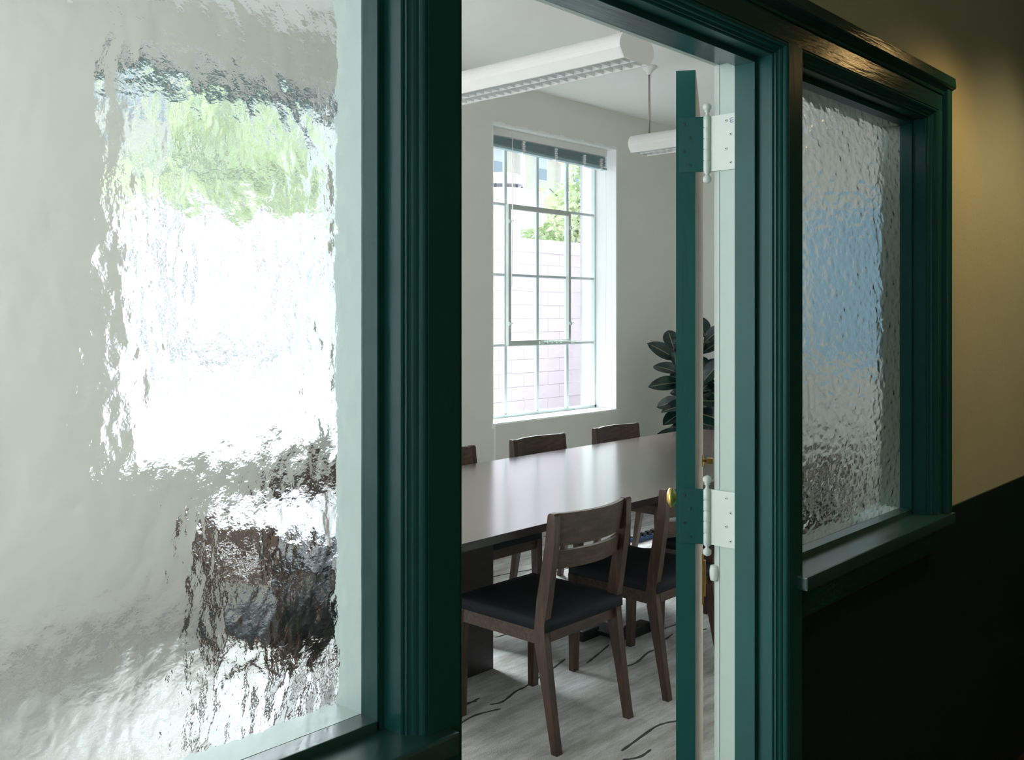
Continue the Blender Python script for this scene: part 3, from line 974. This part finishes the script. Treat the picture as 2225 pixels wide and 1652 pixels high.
# ------------------------------------------------------------------ outside the steel windows
GROUND = paint('courtyard_ground', (0.42, 0.42, 0.42), 0.9, 0.05, 0)
struct(box('floor_courtyard', (-6, 60, YO, 60, -0.6, -0.5), GROUND), 'pale courtyard ground outside the steel windows', 'ground')
CLAD = paint('outer_bounce_skin', (0.50, 0.49, 0.50), 0.9, 0.1, 0.003, bscale=20)  # tone of the added skin that limits bounce onto the parapet
WO = [(-6.0, W3[0] - 0.01), (W3[1] + 0.01, W2[0] - 0.01), (W2[1] + 0.01, W1[0] - 0.01), (W1[1] + 0.01, 9.0)]
ow = [(a, b, YO, YO + 0.03, -0.5, 3.3) for a, b in WO]
for q in (W1, W2, W3):
    ow += [(q[0] - 0.01, q[1] + 0.01, YO, YO + 0.03, -0.5, 0.74), (q[0] - 0.01, q[1] + 0.01, YO, YO + 0.03, 2.71, 3.3)]
walls('wall_outer_skin', ow, CLAD, 'pale outer skin added to the window wall to curb bounced light')
PWHITE = paint('whitewashed_block', (0.86, 0.80, 0.82), 0.9, 0.015, 0.002, bscale=30)
PPINK = paint('pink_block', (0.50, 0.40, 0.45), 0.9, 0.05, 0.003, bscale=30)
YP7 = 7.0
pw_ = empty('parapet_wall', (6, YP7, -0.5))
tag(pw_, 'white painted brick parapet wall just outside the steel windows', 'wall')
bm = bmesh.new()
bx(bm, -6, 2.85, 0.012, 0.25, 0, 2.67)
obj('wall_core', bm, PWHITE, pw_)
bw, bh = 0.40, 0.148
bm = bmesh.new()
bx(bm, -bw / 2 + 0.0018, bw / 2 - 0.0018, 0.0, 0.05, 0.0015, bh - 0.0015, 0.002)
br0 = obj('brick', bm, PWHITE, pw_, (-3.0, 0, 0.5))
for j in range(15):
    for i in range(16):
        if i == 0 and j == 0:
            continue
        x = -3.0 + i * bw + (bw / 2 if j % 2 else 0)
        if x > 2.64:
            continue
        share('brick', br0.data, pw_, (x, rng.uniform(-0.0015, 0.0015), 0.5 + j * bh - 0.05))
bm = bmesh.new()
bx(bm, -6, 2.85, -0.035, 0.28, 2.655, 2.80, 0.008)
obj('coping', bm, PWHITE, pw_)
pk = empty('pink_wall', (8.85, 6.0, -0.5))
tag(pk, 'pink painted brick wall at the right edge of the steel window view', 'wall')
bm = bmesh.new()
bx(bm, 0.012, 0.3, -1.36, 1.0, 0, 6.5)
obj('wall_core', bm, PPINK, pk)
bm = bmesh.new()
bx(bm, -0.004, 0.04, 0.003, 0.247, 0.003, 0.091, 0.004)
b1 = obj('brick', bm, PPINK, pk, (0, 0.5, 0.5))
for j in range(50):
    for i in range(3):
        if i == 1 and j == 0:
            continue
        y = 0.0 + i * 0.25 + (0.125 if j % 2 else 0.25)
        share('brick', b1.data, pk, (rng.uniform(-0.004, 0.004), y, 0.5 + j * 0.094))
# roof ventilator / tank with its cap
TANKM = paint('white_tank', (0.80, 0.78, 0.80), 0.6, 0.02, 0)
DARKM = mat('dark_fitting', (0.12, 0.13, 0.14), 0.6)
tk = empty('water_tank', (10.62, 10.0, 2.62))
tag(tk, 'white round domed tank above the parapet wall outside', 'tank')
bm = bmesh.new()
lathe(bm, [(0.30, -3.12), (0.30, 0.16), (0.62, 0.20), (0.70, 0.30), (0.70, 0.36), (0.66, 0.375), (0.66, 0.62), (0.60, 0.70), (0.40, 0.74)], 36)
obj('tank_body', bm, TANKM, tk)
bm = bmesh.new()
lathe(bm, [(0.34, 0.80), (0.37, 0.83), (0.36, 0.90), (0.27, 0.97), (0.10, 1.0)], 32)
obj('tank_cap', bm, TANKM, tk)
for a in range(6):
    bm = bmesh.new()
    x, y = 0.33 * math.cos(a * PI / 3 + 0.5), 0.33 * math.sin(a * PI / 3 + 0.5)
    bx(bm, x - 0.012, x + 0.012, y - 0.012, y + 0.012, 0.72, 0.84)
    obj('cap_bracket', bm, DARKM, tk)
# far building
BWALL = paint('cream_stucco', (0.78, 0.77, 0.66), 0.9, 0.03, 0)
BTRIM = paint('white_stucco', (0.88, 0.86, 0.85), 0.9, 0.02, 0)
BGLASS = mat('far_pane', (0.36, 0.47, 0.54), 0.4)
BBLIND = mat('far_blind', (0.66, 0.74, 0.78), 0.7)
fb = empty('apartment_building', (30, 30, -0.5))
tag(fb, 'cream building with recessed bays and blue-grey windows beyond the tree', 'building')
bm = bmesh.new()
bx(bm, -22, 16, 0, 6, 0, 12)
obj('facade', bm, BWALL, fb)
bm = bmesh.new()
bx(bm, -22, 16, -0.35, 0, 9.55, 12.5)
obj('cornice', bm, BTRIM, fb)
bm = bmesh.new()
bx(bm, -22, 16, -0.12, 0, 7.6, 7.75)
obj('string_course', bm, BTRIM, fb)
for k in range(13):
    x = 3.1 + (k - 8) * 2.9
    bm = bmesh.new()
    bx(bm, x - 0.17, x + 0.17, -0.22, 0, 0, 9.55)
    obj('pilaster', bm, BTRIM, fb)
    x += 1.5
    bm = bmesh.new()
    bx(bm, x - 0.42, x + 0.42, -0.06, 0.02, 8.35, 9.5)
    wdw = obj('window_frame', bm, BTRIM, fb)
    bm = bmesh.new()
    bx(bm, x - 0.37, x + 0.37, -0.075, -0.055, 8.97, 9.46)
    obj('upper_pane', bm, BBLIND, wdw)
    bm = bmesh.new()
    bx(bm, x - 0.37, x + 0.37, -0.085, -0.055, 8.42, 8.94)
    obj('lower_pane', bm, BGLASS, wdw)
# trees between the parapet and the building
BARK = paint('tree_bark', (0.20, 0.23, 0.20), 0.9, 0.2, 0)
LEAVES = mat('tree_leaves', (0.30, 0.45, 0.18), 0.8, 0.2)
base(LEAVES, ramp(LEAVES, noise(LEAVES, 1.6, 4), [(0.3, (0.36, 0.47, 0.27)), (0.5, (0.56, 0.64, 0.42)), (0.7, (0.80, 0.80, 0.62))]))
def tree(loc, lean, label, seed, blobs, n):
    r = random.Random(seed)
    t = empty('tree', loc)
    tag(t, label, 'tree', 'trees beyond the parapet wall')
    bm = bmesh.new()
    tr_ = [(0.0, 0, 0), (0.05 * lean, 0, 1.5), (-0.15 * lean, 0.0, 2.8), (0.15 * lean, 0, 3.8), (0.35 * lean, 0.1, 5.0)]
    tube(bm, tr_, 0.15, 10, True, [0.22, 0.17, 0.14, 0.09, 0.05])
    for k in range(9):
        a = Vector(tr_[2 if k < 5 else 3])
        a.z += r.uniform(-0.4, 0.5)
        bdir = Vector((r.uniform(-1, 1), r.uniform(-1, 1), r.uniform(0.1, 0.9))).normalized()
        tube(bm, [a, a + bdir * 0.35, a + bdir * 0.75 + Vector((0, 0, 0.1))], 0.03, 6, True, [0.045, 0.03, 0.012])
    obj('trunk', bm, BARK, t)
    bm = bmesh.new()
    for k in range(n):
        c, R = r.choice(blobs)
        d = Vector((r.gauss(0, 1), r.gauss(0, 1), r.gauss(0, 1))).normalized() * (R * r.uniform(0.35, 1.0))
        p = Vector(c) + Vector((d.x, d.y, d.z * 0.75))
        u = Vector((r.uniform(-1, 1), r.uniform(-1, 1), r.uniform(-0.7, 0.7))).normalized()
        v = u.cross(Vector((r.uniform(-1, 1), r.uniform(-1, 1), r.uniform(-1, 1)))).normalized()
        s = r.uniform(0.045, 0.10)
        bm.faces.new([bm.verts.new(q) for q in (p - u * s, p + v * s * 0.45, p + u * s, p - v * s * 0.45)])
    f = obj('foliage', bm, LEAVES, t, normals=False)
    f['kind'] = 'stuff'
tree((14.9, 12.0, -0.5), 1.0, 'leafy green tree whose trunk shows in the steel window beyond the doorway', 3,
     [((-0.6, 0, 3.9), 0.75), ((-0.2, 0.2, 3.2), 0.8), ((0.3, 0, 4.3), 0.7), ((-1.2, 0.3, 3.2), 0.6), ((0.4, 0, 3.3), 0.6), ((0.3, 0.0, 5.2), 0.6)], 5200)
tree((7.3, 12.5, -0.5), -1.0, 'leafy green tree blurred behind the left hammered glass', 5,
     [((-0.6, 0, 3.7), 0.9), ((0.3, 0.2, 3.5), 1.0), ((0.9, 0, 4.2), 0.9), ((-0.2, 0.0, 4.8), 0.7), ((1.4, 0, 3.6), 0.8)], 5200)
